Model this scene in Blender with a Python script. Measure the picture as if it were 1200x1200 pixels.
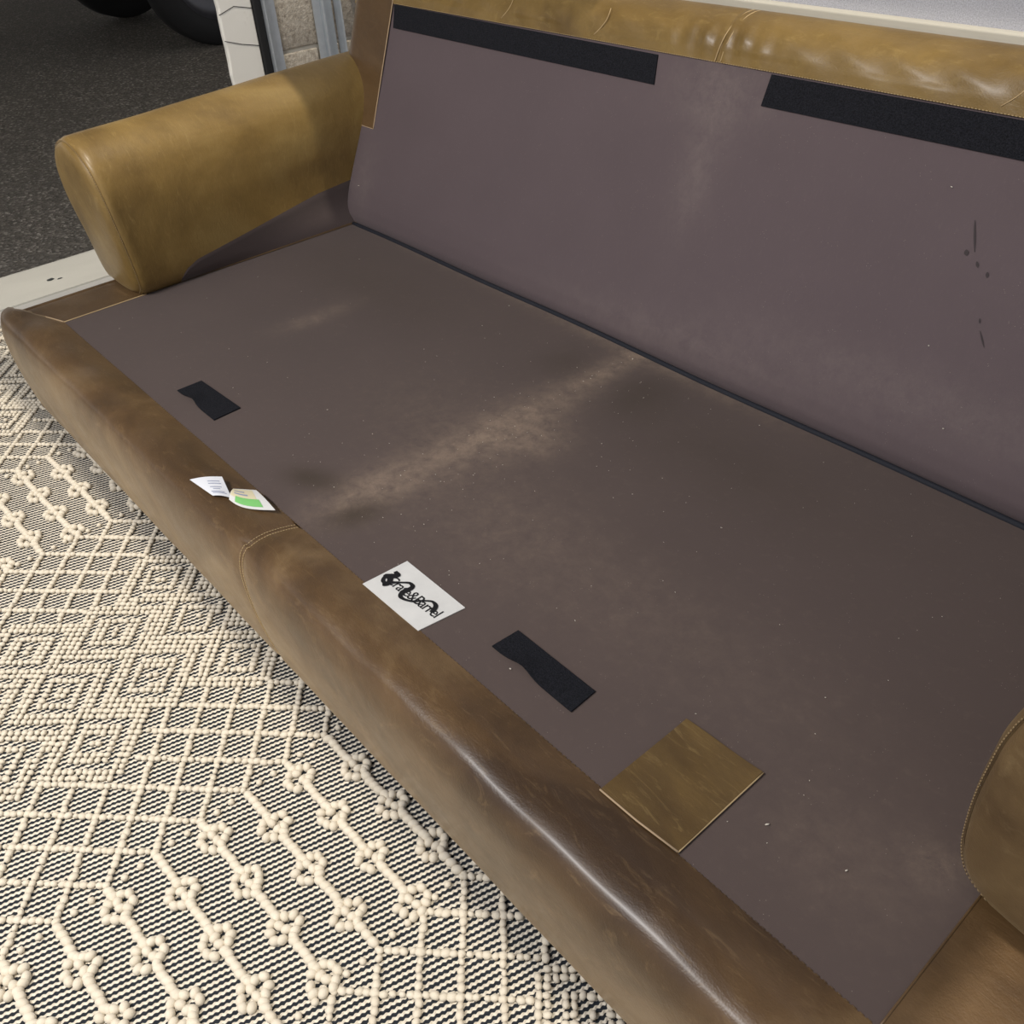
import bpy, bmesh, math, random
import numpy as np
from mathutils import Vector, Matrix
random.seed(7); rng = np.random.default_rng(7)
S = bpy.context.scene
for o in list(bpy.data.objects): bpy.data.objects.remove(o)
COL = S.collection
ZD = 0.30                      # height of the seat deck above the floor

# ------------------------------------------------------------------ camera
cam_d = bpy.data.cameras.new('camera'); cam = bpy.data.objects.new('camera', cam_d); COL.objects.link(cam)
cam_d.sensor_width = 36.0; cam_d.sensor_fit = 'HORIZONTAL'
F_PX = 1080.586
cam_d.lens = F_PX/1200*36.0
cam_d.clip_start = 0.02; cam_d.clip_end = 200
def _dir(px, py):
    v = np.array([px-600., py-600., F_PX]); return v/np.linalg.norm(v)
_X = -_dir(-572, -183); _Y = _dir(2237, -359); _Z = np.cross(_X, _Y)
R = np.stack([_X, _Y, _Z], 1)            # columns: world axes seen by the camera (x right, y down, z forward)
CAM = np.array([2.1527129, -0.46636074, 0.92+ZD])
m = Matrix.Identity(4)
for i in range(3):
    m[i][0] = R[0][i]; m[i][1] = -R[1][i]; m[i][2] = -R[2][i]; m[i][3] = CAM[i]
cam.matrix_world = m
S.camera = cam

# ------------------------------------------------------------------ world, sun, big lights, exposure
S.view_settings.view_transform = 'Standard'; S.view_settings.look = 'None'
S.view_settings.gamma = 1.0; S.view_settings.exposure = 0.0; S.view_settings.use_curve_mapping = False
W = bpy.data.worlds.new('world'); S.world = W; W.use_nodes = True
wn = W.node_tree.nodes; wl = W.node_tree.links
bg = wn['Background']
geo = wn.new('ShaderNodeTexCoord'); sep = wn.new('ShaderNodeSeparateXYZ'); wl.new(geo.outputs['Generated'], sep.inputs[0])
wr = wn.new('ShaderNodeValToRGB'); wl.new(sep.outputs['Z'], wr.inputs[0])
wr.color_ramp.elements[0].position = 0.0; wr.color_ramp.elements[0].color = (1.06, 1.03, 1.0, 1)
wr.color_ramp.elements[1].position = 0.8; wr.color_ramp.elements[1].color = (0.44, 0.50, 0.62, 1)
wl.new(wr.outputs[0], bg.inputs['Color']); bg.inputs['Strength'].default_value = 0.64

sun_d = bpy.data.lights.new('sun', 'SUN'); sun = bpy.data.objects.new('sun', sun_d); COL.objects.link(sun)
SUN = Vector((0.25, -0.07, 0.96)).normalized()
sun.rotation_euler = SUN.to_track_quat('Z', 'Y').to_euler()
sun_d.energy = 2.1; sun_d.color = (1.0, 0.92, 0.79); sun_d.angle = math.radians(1.3)

key_d = bpy.data.lights.new('added_streak_light', 'AREA'); key = bpy.data.objects.new('added_streak_light', key_d); COL.objects.link(key)  # area light added for the streak on the front roll, no lamp stands there
key_d.shape = 'RECTANGLE'; key_d.size = 1.1; key_d.size_y = 0.13; key_d.energy = 52; key_d.color = (1.0, 0.97, 0.95)
key.location = (0.95, -1.50, 2.35)
key.rotation_euler = (Vector(key.location)-Vector((1.3, 0.2, 0.3))).to_track_quat('Z', 'Y').to_euler()

# ------------------------------------------------------------------ helpers
def smooth(me, on=True):
    if on: me.polygons.foreach_set('use_smooth', [True]*len(me.polygons))
def mk(name, verts, faces, mat, parent=None, sm=True, kind=None, label=None):
    me = bpy.data.meshes.new(name); me.from_pydata([tuple(v) for v in verts], [], faces); me.update()
    smooth(me, sm)
    if mat: me.materials.append(mat)
    o = bpy.data.objects.new(name, me); COL.objects.link(o)
    if parent: o.parent = parent
    if kind: o['kind'] = kind
    if label: o['label'] = label
    return o
def empty(name, loc=(0, 0, 0)):
    o = bpy.data.objects.new(name, None); COL.objects.link(o); o.location = loc; o.empty_display_size = .1
    return o
def child(o, root):
    o.parent = root
    o.matrix_parent_inverse = Matrix.Translation(root.location).inverted()
    return o
def grid_mesh(P):
    """P: (n,m,3) array -> verts, faces"""
    n, mm, _ = P.shape
    V = P.reshape(-1, 3)
    F = [(i*mm+j, i*mm+j+1, (i+1)*mm+j+1, (i+1)*mm+j) for i in range(n-1) for j in range(mm-1)]
    return V, F
def box_vf(x0, x1, y0, y1, z0, z1):
    V = [(x, y, z) for z in (z0, z1) for y in (y0, y1) for x in (x0, x1)]
    F = [(0, 2, 3, 1), (4, 5, 7, 6), (0, 1, 5, 4), (2, 6, 7, 3), (0, 4, 6, 2), (1, 3, 7, 5)]
    return V, F
def box(name, x0, x1, y0, y1, z0, z1, mat, parent=None, bev=0.0, **k):
    V, F = box_vf(x0, x1, y0, y1, z0, z1)
    o = mk(name, V, F, mat, parent, sm=False, **k)
    if bev > 0:
        bm = bmesh.new(); bm.from_mesh(o.data)
        bmesh.ops.bevel(bm, geom=bm.edges[:], offset=bev, segments=2, affect='EDGES', profile=.5)
        bm.to_mesh(o.data); bm.free(); smooth(o.data)
    return o
def catmull(pts, n):
    p = np.array(pts, float); p = np.vstack([2*p[0]-p[1], p, 2*p[-1]-p[-2]])
    out = []
    for i in range(1, len(p)-2):
        for t in np.linspace(0, 1, n, endpoint=False):
            a, b, c, d = p[i-1], p[i], p[i+1], p[i+2]
            out.append(.5*((2*b)+(-a+c)*t+(2*a-5*b+4*c-d)*t*t+(-a+3*b-3*c+d)*t**3))
    out.append(p[-2]); return np.array(out)
def resample(pts, n, closed=False):
    p = np.array(pts, float)
    if closed: p = np.vstack([p, p[:1]])
    d = np.r_[0, np.cumsum(np.linalg.norm(np.diff(p, axis=0), axis=1))]
    t = np.linspace(0, d[-1], n+1)[:-1] if closed else np.linspace(0, d[-1], n)
    return np.stack([np.interp(t, d, p[:, k]) for k in range(p.shape[1])], 1)
def tube_vf(path, r, seg=6, caps=True):
    p = np.array(path, float); V = []; F = []
    for i in range(len(p)):
        t = p[min(i+1, len(p)-1)]-p[max(i-1, 0)]; t /= np.linalg.norm(t)+1e-12
        a = np.cross(t, [0, 0, 1.]);
        if np.linalg.norm(a) < .05: a = np.cross(t, [1., 0, 0])
        a /= np.linalg.norm(a); b = np.cross(t, a)
        for k in range(seg):
            w = 2*math.pi*k/seg; V.append(p[i]+r*(math.cos(w)*a+math.sin(w)*b))
    for i in range(len(p)-1):
        for k in range(seg):
            k2 = (k+1) % seg; F.append((i*seg+k, i*seg+k2, (i+1)*seg+k2, (i+1)*seg+k))
    if caps:
        F.append(tuple(range(seg))[::-1]); F.append(tuple((len(p)-1)*seg+k for k in range(seg)))
    return V, F
class MB:
    def __init__(s): s.V = []; s.F = []
    def add(s, V, F):
        n = len(s.V); s.V += [tuple(v) for v in V]; s.F += [tuple(i+n for i in f) for f in F]
    def build(s, name, mat, parent=None, **k): return mk(name, s.V, s.F, mat, parent, **k)
def stitches(name, path, mat, parent, step=.0055, ln=.0036, r=.0007, **k):
    """row of thread stitches following a path"""
    p = np.array(path, float); d = np.r_[0, np.cumsum(np.linalg.norm(np.diff(p, axis=0), axis=1))]
    B = MB(); t = 0.
    while t+ln < d[-1]:
        q = [np.array([np.interp(tt, d, p[:, c]) for c in range(3)]) for tt in (t, t+ln*.5, t+ln)]
        q[1] = q[1]+0
        B.add(*tube_vf(q, r, 4)); t += step
    return B.build(name, mat, parent, **k)

# ------------------------------------------------------------------ materials
class NT:
    def __init__(s, name, rough=.6, spec=.5):
        s.m = bpy.data.materials.new(name); s.m.use_nodes = True
        s.n = s.m.node_tree.nodes; s.l = s.m.node_tree.links; s.b = s.n['Principled BSDF']
        s.b.inputs['Roughness'].default_value = rough; s.b.inputs['Specular IOR Level'].default_value = spec
        s.tc = s.n.new('ShaderNodeTexCoord').outputs['Object']
    def set(s, k, v):
        if hasattr(v, 'is_output') or isinstance(v, bpy.types.NodeSocket): s.l.new(v, s.b.inputs[k])
        else: s.b.inputs[k].default_value = v
    def mapping(s, scale=(1, 1, 1), rot=(0, 0, 0), src=None):
        n = s.n.new('ShaderNodeMapping'); n.inputs['Scale'].default_value = scale; n.inputs['Rotation'].default_value = rot
        s.l.new(src or s.tc, n.inputs[0]); return n.outputs[0]
    def noise(s, scale, detail=4, rough=.55, src=None, dist=0):
        n = s.n.new('ShaderNodeTexNoise'); n.inputs['Scale'].default_value = scale; n.inputs['Detail'].default_value = detail
        n.inputs['Roughness'].default_value = rough; n.inputs['Distortion'].default_value = dist
        s.l.new(src or s.tc, n.inputs['Vector']); return n.outputs['Fac']
    def vor(s, scale, feat='F1', src=None, out='Distance'):
        n = s.n.new('ShaderNodeTexVoronoi'); n.inputs['Scale'].default_value = scale; n.feature = feat
        s.l.new(src or s.tc, n.inputs['Vector']); return n.outputs[out]
    def ramp(s, src, stops):
        n = s.n.new('ShaderNodeValToRGB'); e = n.color_ramp.elements
        while len(e) < len(stops): e.new(.5)
        for i, (p, c) in enumerate(stops):
            e[i].position = p; e[i].color = (c, c, c, 1) if isinstance(c, (int, float)) else (*c, 1)
        s.l.new(src, n.inputs[0]); return n.outputs[0]
    def _in(s, n, i, v):
        if isinstance(v, bpy.types.NodeSocket): s.l.new(v, n.inputs[i])
        else: n.inputs[i].default_value = v
    def math(s, op, a, b=0., c=None, clamp=False):
        n = s.n.new('ShaderNodeMath'); n.operation = op; n.use_clamp = clamp
        s._in(n, 0, a); s._in(n, 1, b)
        if c is not None: s._in(n, 2, c)
        return n.outputs[0]
    def mix(s, f, a, b, mode='MIX'):
        n = s.n.new('ShaderNodeMix'); n.data_type = 'RGBA'; n.blend_type = mode
        s._in(n, 0, f)
        for i, v in ((6, a), (7, b)):
            if isinstance(v, bpy.types.NodeSocket): s.l.new(v, n.inputs[i])
            else: n.inputs[i].default_value = (*v, 1)
        return n.outputs[2]
    def attr(s, name):
        n = s.n.new('ShaderNodeAttribute'); n.attribute_name = name; return n.outputs['Color']
    def bump(s, h, strength=.3, dist=.002, normal=None):
        n = s.n.new('ShaderNodeBump'); n.inputs['Strength'].default_value = strength; n.inputs['Distance'].default_value = dist
        s.l.new(h, n.inputs['Height'])
        if normal: s.l.new(normal, n.inputs['Normal'])
        s.l.new(n.outputs[0], s.b.inputs['Normal']); return n.outputs[0]

def plain(name, c, rough=.6, spec=.5, metal=0., var=0.12, sc=30, bump=0., bsc=300):
    t = NT(name, rough, spec); f = t.noise(sc)
    t.set('Base Color', t.mix(f, tuple(x*(1-var) for x in c), tuple(min(1, x*(1+var)) for x in c)))
    t.set('Metallic', metal)
    if bump: t.bump(t.noise(bsc, 3), bump, .001)
    return t.m

def leather(name, dark, mid, light, rough=.42, streak_rot=(0, 0, .6), wear=.5, coat=.25, sheen=.12, spread=.19):
    t = NT(name, rough, .45)
    big = t.noise(3.2, 5, .6, dist=.6)
    col = t.ramp(big, [(.52-spread, dark), (.52, mid), (.52+spread, light)])
    # hair-fine pull-up scratches and creases
    st = t.noise(16, 6, .7, src=t.mapping((1.2, 5.5, 1.2), streak_rot), dist=1.2)
    col = t.mix(t.math('MULTIPLY', t.ramp(st, [(.55, 0.), (.75, 1.)]), wear), col, light)
    fine = t.noise(120, 3, .6)
    col = t.mix(t.math('MULTIPLY', fine, .22), col, tuple(x*.55 for x in dark))
    t.set('Base Color', col)
    t.set('Roughness', t.ramp(t.noise(14, 4), [(.3, rough-.06), (.7, rough+.10)]))
    grain = t.vor(420, 'F1')
    cre = t.math('MULTIPLY', t.noise(26, 6, .65, src=t.mapping((1, 3.0, 1), streak_rot), dist=1.5), 1.6)
    t.bump(t.math('ADD', t.math('MULTIPLY', grain, .35), cre), .22, .0022)
    t.set('Sheen Weight', sheen); t.set('Sheen Roughness', .45); t.set('Sheen Tint', (.95, .70, .40, 1)); t.set('Coat Weight', coat); t.set('Coat Roughness', .26)
    return t.m

M = {}
M['leather'] = leather('olive_brown_leather', (.056, .028, .011), (.138, .076, .030), (.29, .185, .085), coat=.4, sheen=.20)
M['leather_arm'] = leather('golden_brown_leather', (.12, .070, .018), (.26, .165, .048), (.40, .28, .10), rough=.44, streak_rot=(.5, .5, 1.2), spread=.27)
M['leather_right'] = leather('brown_arm_leather', (.075, .043, .018), (.155, .098, .042), (.28, .20, .10), rough=.44, streak_rot=(.5, .3, .2))
M['leather_dark'] = leather('dark_brown_leather', (.060, .031, .012), (.118, .066, .026), (.18, .105, .045), rough=.45)
M['leather_patch'] = leather('grained_leather', (.085, .046, .012), (.175, .105, .030), (.30, .20, .075), rough=.5, wear=.7)
M['thread'] = plain('tan_thread', (.55, .40, .21), .7)
M['thread_dark'] = plain('brown_thread', (.26, .18, .09), .7)
M['edge'] = plain('raw_leather_edge', (.50, .36, .22), .8)
M['hook'] = None
t = NT('black_hook_tape', .85, .25)
f = t.ramp(t.noise(420, 3, .8), [(.35, 0.), (.7, 1.)]); t.set('Base Color', t.mix(f, (.0025, .003, .005), (.024, .025, .033)))
t.bump(t.vor(900), .8, .0015); M['hook'] = t.m
M['gap'] = plain('navy_gap_cord', (.012, .014, .022), .8)

def lining(name, base, dust, attr=None, dirs=(1, 1, 1)):
    t = NT(name, .8, .28)
    f = t.noise(5, 6, .6); col = t.mix(f, tuple(x*.90 for x in base), tuple(x*1.10 for x in base))
    f2 = t.noise(60, 4, .7, src=t.mapping(dirs)); col = t.mix(t.math('MULTIPLY', t.ramp(f2, [(.55, 0.), (.8, 1.)]), .09), col, dust)
    if attr:
        a = t.n.new('ShaderNodeAttribute'); a.attribute_name = attr
        sp = t.n.new('ShaderNodeSeparateColor'); t.l.new(a.outputs['Color'], sp.inputs[0])
        nz = t.ramp(t.noise(30, 9, .80, dist=.25), [(.33, .12), (.70, 1.35)])
        col = t.mix(t.math('MULTIPLY', sp.outputs[0], nz, clamp=True), col, dust)
        col = t.mix(t.math('MULTIPLY', sp.outputs[1], t.ramp(t.noise(11, 5, .6), [(.25, .6), (.7, 1.1)]), clamp=True), col, (.052, .036, .022))
    # loose lint
    vd = t.vor(210); lint = t.math('MULTIPLY', t.math('LESS_THAN', vd, .10), t.math('GREATER_THAN', t.noise(34, 2), .60))
    col = t.mix(t.math('MULTIPLY', lint, .55), col, (.42, .36, .30))
    t.set('Base Color', col)
    t.bump(t.math('ADD', t.noise(900, 2), t.math('MULTIPLY', t.noise(120, 3), .5)), .18, .001)
    t.set('Sheen Weight', .15)
    return t.m
M['deck'] = lining('mauve_brown_lining', (.104, .075, .066), (.30, .22, .16), 'stain')
M['backcloth'] = lining('mauve_lining', (.120, .090, .096), (.26, .21, .19), 'stain', (3, 3, .5))
M['paper'] = plain('white_woven_label', (.80, .79, .75), .7, .3, bump=.1, bsc=900)
M['ink'] = plain('black_ink', (.006, .006, .008), .6)
M['tagwhite'] = plain('white_tag_paper', (.86, .87, .90), .65, var=.03)
M['tagcream'] = plain('cream_tag_print', (.80, .72, .48), .65, var=.08)
M['green'] = plain('green_tag_print', (.22, .60, .17), .65)
M['greyink'] = plain('grey_print', (.35, .38, .50), .7)

# ------------------------------------------------------------------ setting: floor, street, walls
def struct(o, label=None):
    o['kind'] = 'structure'
    if label: o['label'] = label
    return o
t = NT('grey_concrete', .75, .4); f = t.noise(3, 6, .6); g = t.noise(90, 3, .7)
t.set('Base Color', t.mix(f, (.34, .335, .325), (.46, .45, .43))); t.bump(g, .25, .002); M['concrete'] = t.m
struct(box('floor', -.93, 6.0, -7.0, 1.50, -.15, 0.0, M['concrete']))

t = NT('old_asphalt', .9, .25)
v = t.vor(95, 'F1', out='Color'); sepc = t.n.new('ShaderNodeSeparateColor'); t.l.new(v, sepc.inputs[0])
st = t.ramp(sepc.outputs[0], [(0.0, (.12, .108, .09)), (.7, (.23, .205, .172)), (.93, (.38, .345, .29)), (1.0, (.66, .60, .52))])
big = t.noise(1.6, 5, .6)
t.set('Base Color', t.mix(t.ramp(big, [(.3, 0.), (.75, .6)]), st, (.14, .126, .108)))
t.bump(t.math('ADD', t.vor(95, 'F1'), t.noise(40, 3)), .9, .006); M['asphalt'] = t.m
struct(box('floor_street', -30, -1.19, -30, 30, -.25, -.02, M['asphalt']))
# concrete threshold of the doorway
t = NT('worn_threshold_concrete', .8, .35); f = t.noise(5, 6, .6, src=t.mapping((1.2, .5, 1)))
t.set('Base Color', t.mix(f, (.42, .41, .375), (.56, .55, .50))); t.bump(t.noise(140, 3), .25, .002); M['threshold'] = t.m
def wobble_box(name, x0, x1, y0, y1, z0, z1, mat, amp, n):
    ys = np.linspace(y0, y1, n); V = []; F = []
    w0 = np.cumsum(rng.normal(0, amp, n)); w0 -= np.linspace(w0[0], w0[-1], n)
    for i, y in enumerate(ys):
        V += [(x0+w0[i], y, z0), (x0+w0[i], y, z1-.006), (x0+w0[i]+.008, y, z1), (x1, y, z1), (x1, y, z0)]
    for i in range(n-1):
        for k in range(4): a = i*5+k; F.append((a, a+1, a+6, a+5))
    F.append((0, 1, 2, 3, 4)[::-1]); b = (n-1)*5; F.append((b, b+1, b+2, b+3, b+4))
    return mk(name, V, F, mat, sm=False)
th = struct(wobble_box('threshold', -1.19, -.93, -6.0, 1.10, -.2, .006, M['threshold'], .0012, 300))

M['tar'] = plain('dark_tar', (.03, .035, .035), .6)
for (sx_, sy_, sr) in ((-1.045, .235, .011), (-1.030, .262, .007)):
    a_ = np.linspace(0, 2*math.pi, 12, endpoint=False); rr = sr*(1+rng.normal(0, .2, 12))
    Vt = [(sx_+rr[k]*math.cos(a_[k])*.8, sy_+rr[k]*math.sin(a_[k])*1.3, .0065) for k in range(12)]+[(sx_, sy_, .0085)]
    o = mk('tar_spot', Vt, [(k, (k+1) % 12, 12) for k in range(12)], M['tar'], th)
# door wall beyond the left end of the sofa: painted post, seal, track, block wall
t = NT('chipped_white_paint', .55, .4); f = t.noise(7, 5, .6)
t.set('Base Color', t.mix(t.ramp(f, [(.60, 0.), (.66, 1.)]), (.84, .82, .76), (.72, .69, .62))); t.bump(t.noise(18, 5), .3, .004); M['whitewood'] = t.m
t = NT('galvanised_steel', .42, .5); f = t.noise(40, 3); t.set('Base Color', t.mix(f, (.50, .54, .58), (.66, .70, .73))); t.set('Metallic', .55); M['galv'] = t.m
M['rubber'] = plain('black_rubber', (.010, .010, .011), .75, bump=.3, bsc=120)
t = NT('split_face_block', .9, .2); f = t.noise(60, 6, .75)
t.set('Base Color', t.ramp(f, [(.25, (.24, .20, .16)), (.5, (.46, .41, .34)), (.72, (.66, .61, .53))])); t.bump(t.noise(110, 5, .7), .9, .006); M['block'] = t.m
M['mortar'] = plain('pale_mortar', (.60, .57, .50), .95, bump=.5, bsc=200)

jamb = struct(empty('door_1', (-.99, 1.04, 0)))
pv = []
zs = np.linspace(0, 2.3, 60)
B = MB(); n = len(zs); V = []; F = []
for z in zs:
    e = rng.normal(0, .0012)
    V += [(-.947, .974+e, z), (-.935, .972+e*2, z), (-.930, .978+e*2, z), (-.930, 1.090, z), (-.935, 1.094, z), (-.947, 1.094, z)]
for i in range(n-1):
    for k in range(6): a = i*6+k; b = i*6+(k+1) % 6; F.append((a, b, b+6, a+6))
F.append(tuple(range(6))[::-1]); F.append(tuple((n-1)*6+k for k in range(6)))
post = child(mk('door_post', V, F, M['whitewood'], sm=False), jamb)
# crack lines across the post where boards meet
for z, dz in ((.590, .02), (.70, -.015)):
    V, Fc = tube_vf([(-.9297, .974, z+dz), (-.9297, 1.03, z+.002), (-.9297, 1.091, z-.012)], .0012, 5)
    child(mk('paint_crack', V, Fc, M['rubber']), jamb)
child(box('door_seal', -.96, -.918, 1.094, 1.122, 0, 2.3, M['rubber'], bev=.004), jamb)
# seal lip
track = struct(empty('trim_1', (-.92, 1.26, 0)))
child(box('track_flange', -.93, -.925, 1.122, 1.172, 0, 2.3, M['galv'], bev=.001), track)
child(box('track_lip', -.925, -.900, 1.122, 1.126, 0, 2.3, M['galv'], bev=.001), track)
child(box('track_channel', -.93, -.924, 1.312, 1.385, 0, 2.3, M['galv'], bev=.001), track)
child(box('track_rib', -.924, -.905, 1.338, 1.346, 0, 2.3, M['galv'], bev=.002), track)
child(box('track_side', -.924, -.88, 1.392, 1.397, 0, 2.3, M['galv'], bev=.001), track)
# block wall (door wall) : courses of blocks
wd = struct(empty('wall_left', (-1.0, 1.3, 0)))
child(box('mortar_bed', -1.12, -.945, 1.094, 1.70, 0, 2.3, M['mortar']), wd)
bh, bw = .19, .39
zz = .54-3*(bh+.012)
k = 0
joint_y = 1.312
row = 0
z0 = .545-5*(bh+.012)
while z0 < 2.2:
    off = joint_y if row % 2 == 0 else joint_y+.2
    for yb in (off-2*(bw+.012), off-(bw+.012), off):
        a = max(yb+.012, 1.12); b = min(yb+bw+.012, 1.69)
        if b-a > .03:
            za = max(z0, 0.002); zb = min(z0+bh, 2.29)
            if zb-za > .02:
                child(box('block', -1.1, -.936+random.uniform(-.002, .002), a, b, za, zb, M['block'], bev=.005), wd)
    z0 += bh+.012; row += 1
# painted speckled wall behind the sofa with a pale wooden rail
t = NT('grey_speckled_paint', .75, .3); f = t.noise(420, 2, .8); g = t.noise(4, 3)
c = t.mix(t.ramp(f, [(.35, 0.), (.65, 1.)]), (.42, .43, .48), (.74, .75, .82)); t.set('Base Color', t.mix(t.math('MULTIPLY', g, .2), c, (.40, .41, .46)))
t.bump(t.noise(320, 3), .5, .002); M['greywall'] = t.m
struct(box('wall_back', -.94, 6.0, 1.50, 1.62, 0, 2.3, M['greywall']))
t = NT('pale_sill_wood', .6, .4); f = t.noise(30, 4, src=t.mapping((.4, 6, 6))); t.set('Base Color', t.mix(f, (.60, .565, .47), (.70, .66, .56))); M['rail'] = t.m
struct(box('trim_2', -.93, 6.0, 1.468, 1.50, .70, .807, M['rail'], bev=.004))
# unseen boards added over the sofa, cut to keep sun off the seat
t = NT('pale_blocker_board', .8, .3); t.set('Base Color', (.72, .71, .69, 1)); M['blocker'] = t.m
HZ = 1.75
def shade_board(name, x0, x1, y0, y1):
    k = (HZ-ZD)/SUN.z; sx, sy = SUN.x*k, SUN.y*k
    return struct(box(name, x0+sx, x1+sx, y0+sy, y1+sy, HZ, HZ+.03, M['blocker']))
shade_board('sun_blocker_seat', -.02, 2.10, -.14, 1.038)
shade_board('sun_blocker_ledge', -.50, -.02, -.14, .165)
shade_board('sun_blocker_rear', -.60, .55, .75, 1.30)
# unseen slab added outside the doorway to shade the asphalt
struct(box('sun_blocker_street', -13.0, -.45, -9.0, 10.0, 2.9, 3.0, M['blocker']))

# ------------------------------------------------------------------ car outside
M['tyre'] = plain('tyre_rubber', (.012, .012, .013), .8, bump=.2, bsc=60)
M['carpaint'] = plain('dark_car_paint', (.012, .013, .016), .3)
M['underside'] = plain('black_underbody', (.006, .006, .006), .9)
M['alloy'] = plain('dull_alloy', (.10, .10, .11), .4, metal=.8)
car = empty('car', (-4.85, 3.8, -.02)); car['label'] = 'dark car parked on the asphalt outside the doorway, only tyres showing'; car['category'] = 'car'
def lathe_x(prof, cx, cy, cz, seg=48):
    V = []; F = []; n = len(prof)
    for k in range(seg):
        a = 2*math.pi*k/seg
        for (x, r) in prof: V.append((cx+x, cy+r*math.cos(a), cz+r*math.sin(a)))
    for k in range(seg):
        k2 = (k+1) % seg
        for i in range(n-1): F.append((k*n+i, k*n+i+1, k2*n+i+1, k2*n+i))
    return V, F
def wheel(cx, cy, s):
    prof = [(-.20*s, .27), (-.22*s, .33), (-.205*s, .395), (-.17*s, .415), (-.05*s, .42), (-.03*s, .41), (-.02*s, .40), (.0, .37), (.012*s, .33), (.008*s, .285), (-.01*s, .27)]
    w = child(mk('tyre', *lathe_x(prof, cx, cy, .40), M['tyre']), car)
    rim = [(-.01*s, .27), (-.03*s, .255), (-.07*s, .22), (-.05*s, .09), (-.03*s, .06), (-.03*s, .001)]
    r = mk('rim', *lathe_x(rim, cx, cy, .40), M['alloy']); r.parent = w; r.matrix_parent_inverse = w.matrix_parent_inverse.copy()
    r.parent = w; r.matrix_parent_inverse = Matrix.Translation(car.location).inverted() @ Matrix.Identity(4)
    w.matrix_parent_inverse = Matrix.Translation(car.location).inverted()
    r.matrix_parent_inverse = Matrix.Identity(4)
for cy in (2.43, 5.25):
    wheel(-3.98, cy, 1); wheel(-5.68, cy, -1)
# car body : lofted side profile
pr = [(1.52, .62), (1.42, .72), (1.45, .95), (1.62, 1.08), (2.6, 1.20), (3.3, 1.72), (3.8, 1.80), (5.2, 1.80), (5.9, 1.62), (6.1, 1.1), (6.12, .70), (6.0, .58)]
pr = resample(pr, 60)
V = []; F = []
for side, x in ((0, -5.76), (1, -5.70), (2, -3.98), (3, -3.92)):
    ins = .06 if side in (0, 3) else 0.
    cyc = np.array([3.8, 1.0])
    for (y, z) in pr:
        taper = .12*max(0, (z-1.15)/.65)
        xx = x+(taper if side < 2 else -taper)
        sc = .97 if side in (0, 3) else 1.
        V.append((xx, cyc[0]+(y-cyc[0])*sc, cyc[1]+(z-cyc[1])*sc))
n = len(pr)
for sidx in range(3):
    for k in range(n-1): F.append((sidx*n+k, sidx*n+k+1, (sidx+1)*n+k+1, (sidx+1)*n+k))
F.append(tuple(range(n))); F.append(tuple(3*n+k for k in range(n))[::-1])
child(mk('car_body', V, F, M['carpaint']), car)
child(box('underbody', -5.5, -4.15, 1.7, 5.9, .36, .62, M['underside'], bev=.05), car)
child(box('wheel_arch', -4.3, -3.93, 1.93, 2.93, .83, .99, M['underside'], bev=.05), car)

# ------------------------------------------------------------------ the rug
TH = math.radians(2.0); cT, sT = math.cos(TH), math.sin(TH)
def uv2xy(u, v): return (u*cT-v*sT, u*sT+v*cT)
RT = .012                       # top of the flat weave
t = NT('black_and_cream_flatweave', .9, .15)
sp = t.n.new('ShaderNodeSeparateXYZ'); t.l.new(t.tc, sp.inputs[0])
px, py = sp.outputs[0], sp.outputs[1]
s_ = t.math('ADD', t.math('MULTIPLY', px, .970/.0091), t.math('MULTIPLY', py, -.242/.0091))
al = t.math('ADD', t.math('MULTIPLY', px, .242/.0076), t.math('MULTIPLY', py, .970/.0076))
rowi = t.math('FLOOR', s_)
ph = t.math('ADD', al, t.math('MULTIPLY', rowi, .23))
wob = t.math('SINE', t.math('MULTIPLY', ph, 2*math.pi))
jit = t.math('MULTIPLY', t.math('SUBTRACT', t.noise(70, 3), .5), .35)
fr = t.math('FRACT', t.math('ADD', s_, t.math('ADD', t.math('MULTIPLY', wob, .085), jit)))
dist = t.math('ABSOLUTE', t.math('SUBTRACT', fr, .5))
cream = t.ramp(dist, [(.20, 1.), (.265, 0.)])
cc = t.mix(t.noise(55, 3), (.66, .59, .48), (.80, .745, .64))
dk = t.mix(t.noise(80, 3), (.010, .013, .018), (.035, .040, .048))
t.set('Base Color', t.mix(cream, dk, cc))
hgt = t.math('MULTIPLY', t.math('SUBTRACT', .5, dist), t.math('ADD', .8, t.math('MULTIPLY', t.math('COSINE', t.math('MULTIPLY', ph, 2*math.pi)), .25)))
t.bump(t.math('ADD', hgt, t.math('MULTIPLY', t.noise(500, 2), .15)), 1.0, .005)
M['weave'] = t.m
t = NT('cream_wool', .92, .12); f = t.noise(60, 4, .6); g = t.noise(600, 3, .7, src=t.mapping((1, 2.5, 1)))
t.set('Base Color', t.mix(f, (.61, .54, .425), (.76, .70, .59))); t.bump(g, .35, .001); t.set('Sheen Weight', .2)
M['wool'] = t.m
rug = empty('woven_rug', (.6, -.3, 0)); rug['label'] = 'cream and black woven rug with raised diamonds and knotted chains in front of the sofa'; rug['category'] = 'rug'
U0, U1, V0, V1 = -.80, 2.55, -1.15, .16
V_ = []; corners = [(U0, V0), (U1, V0), (U1, V1), (U0, V1)]
nu, nv = 60, 24
P = np.zeros((nu, nv, 3))
for i, u in enumerate(np.linspace(U0, U1, nu)):
    for j, v in enumerate(np.linspace(V0, V1, nv)):
        x, y = uv2xy(u, v); P[i, j] = (x, y, RT)
Vg, Fg = grid_mesh(P); nb = len(Vg)
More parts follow.
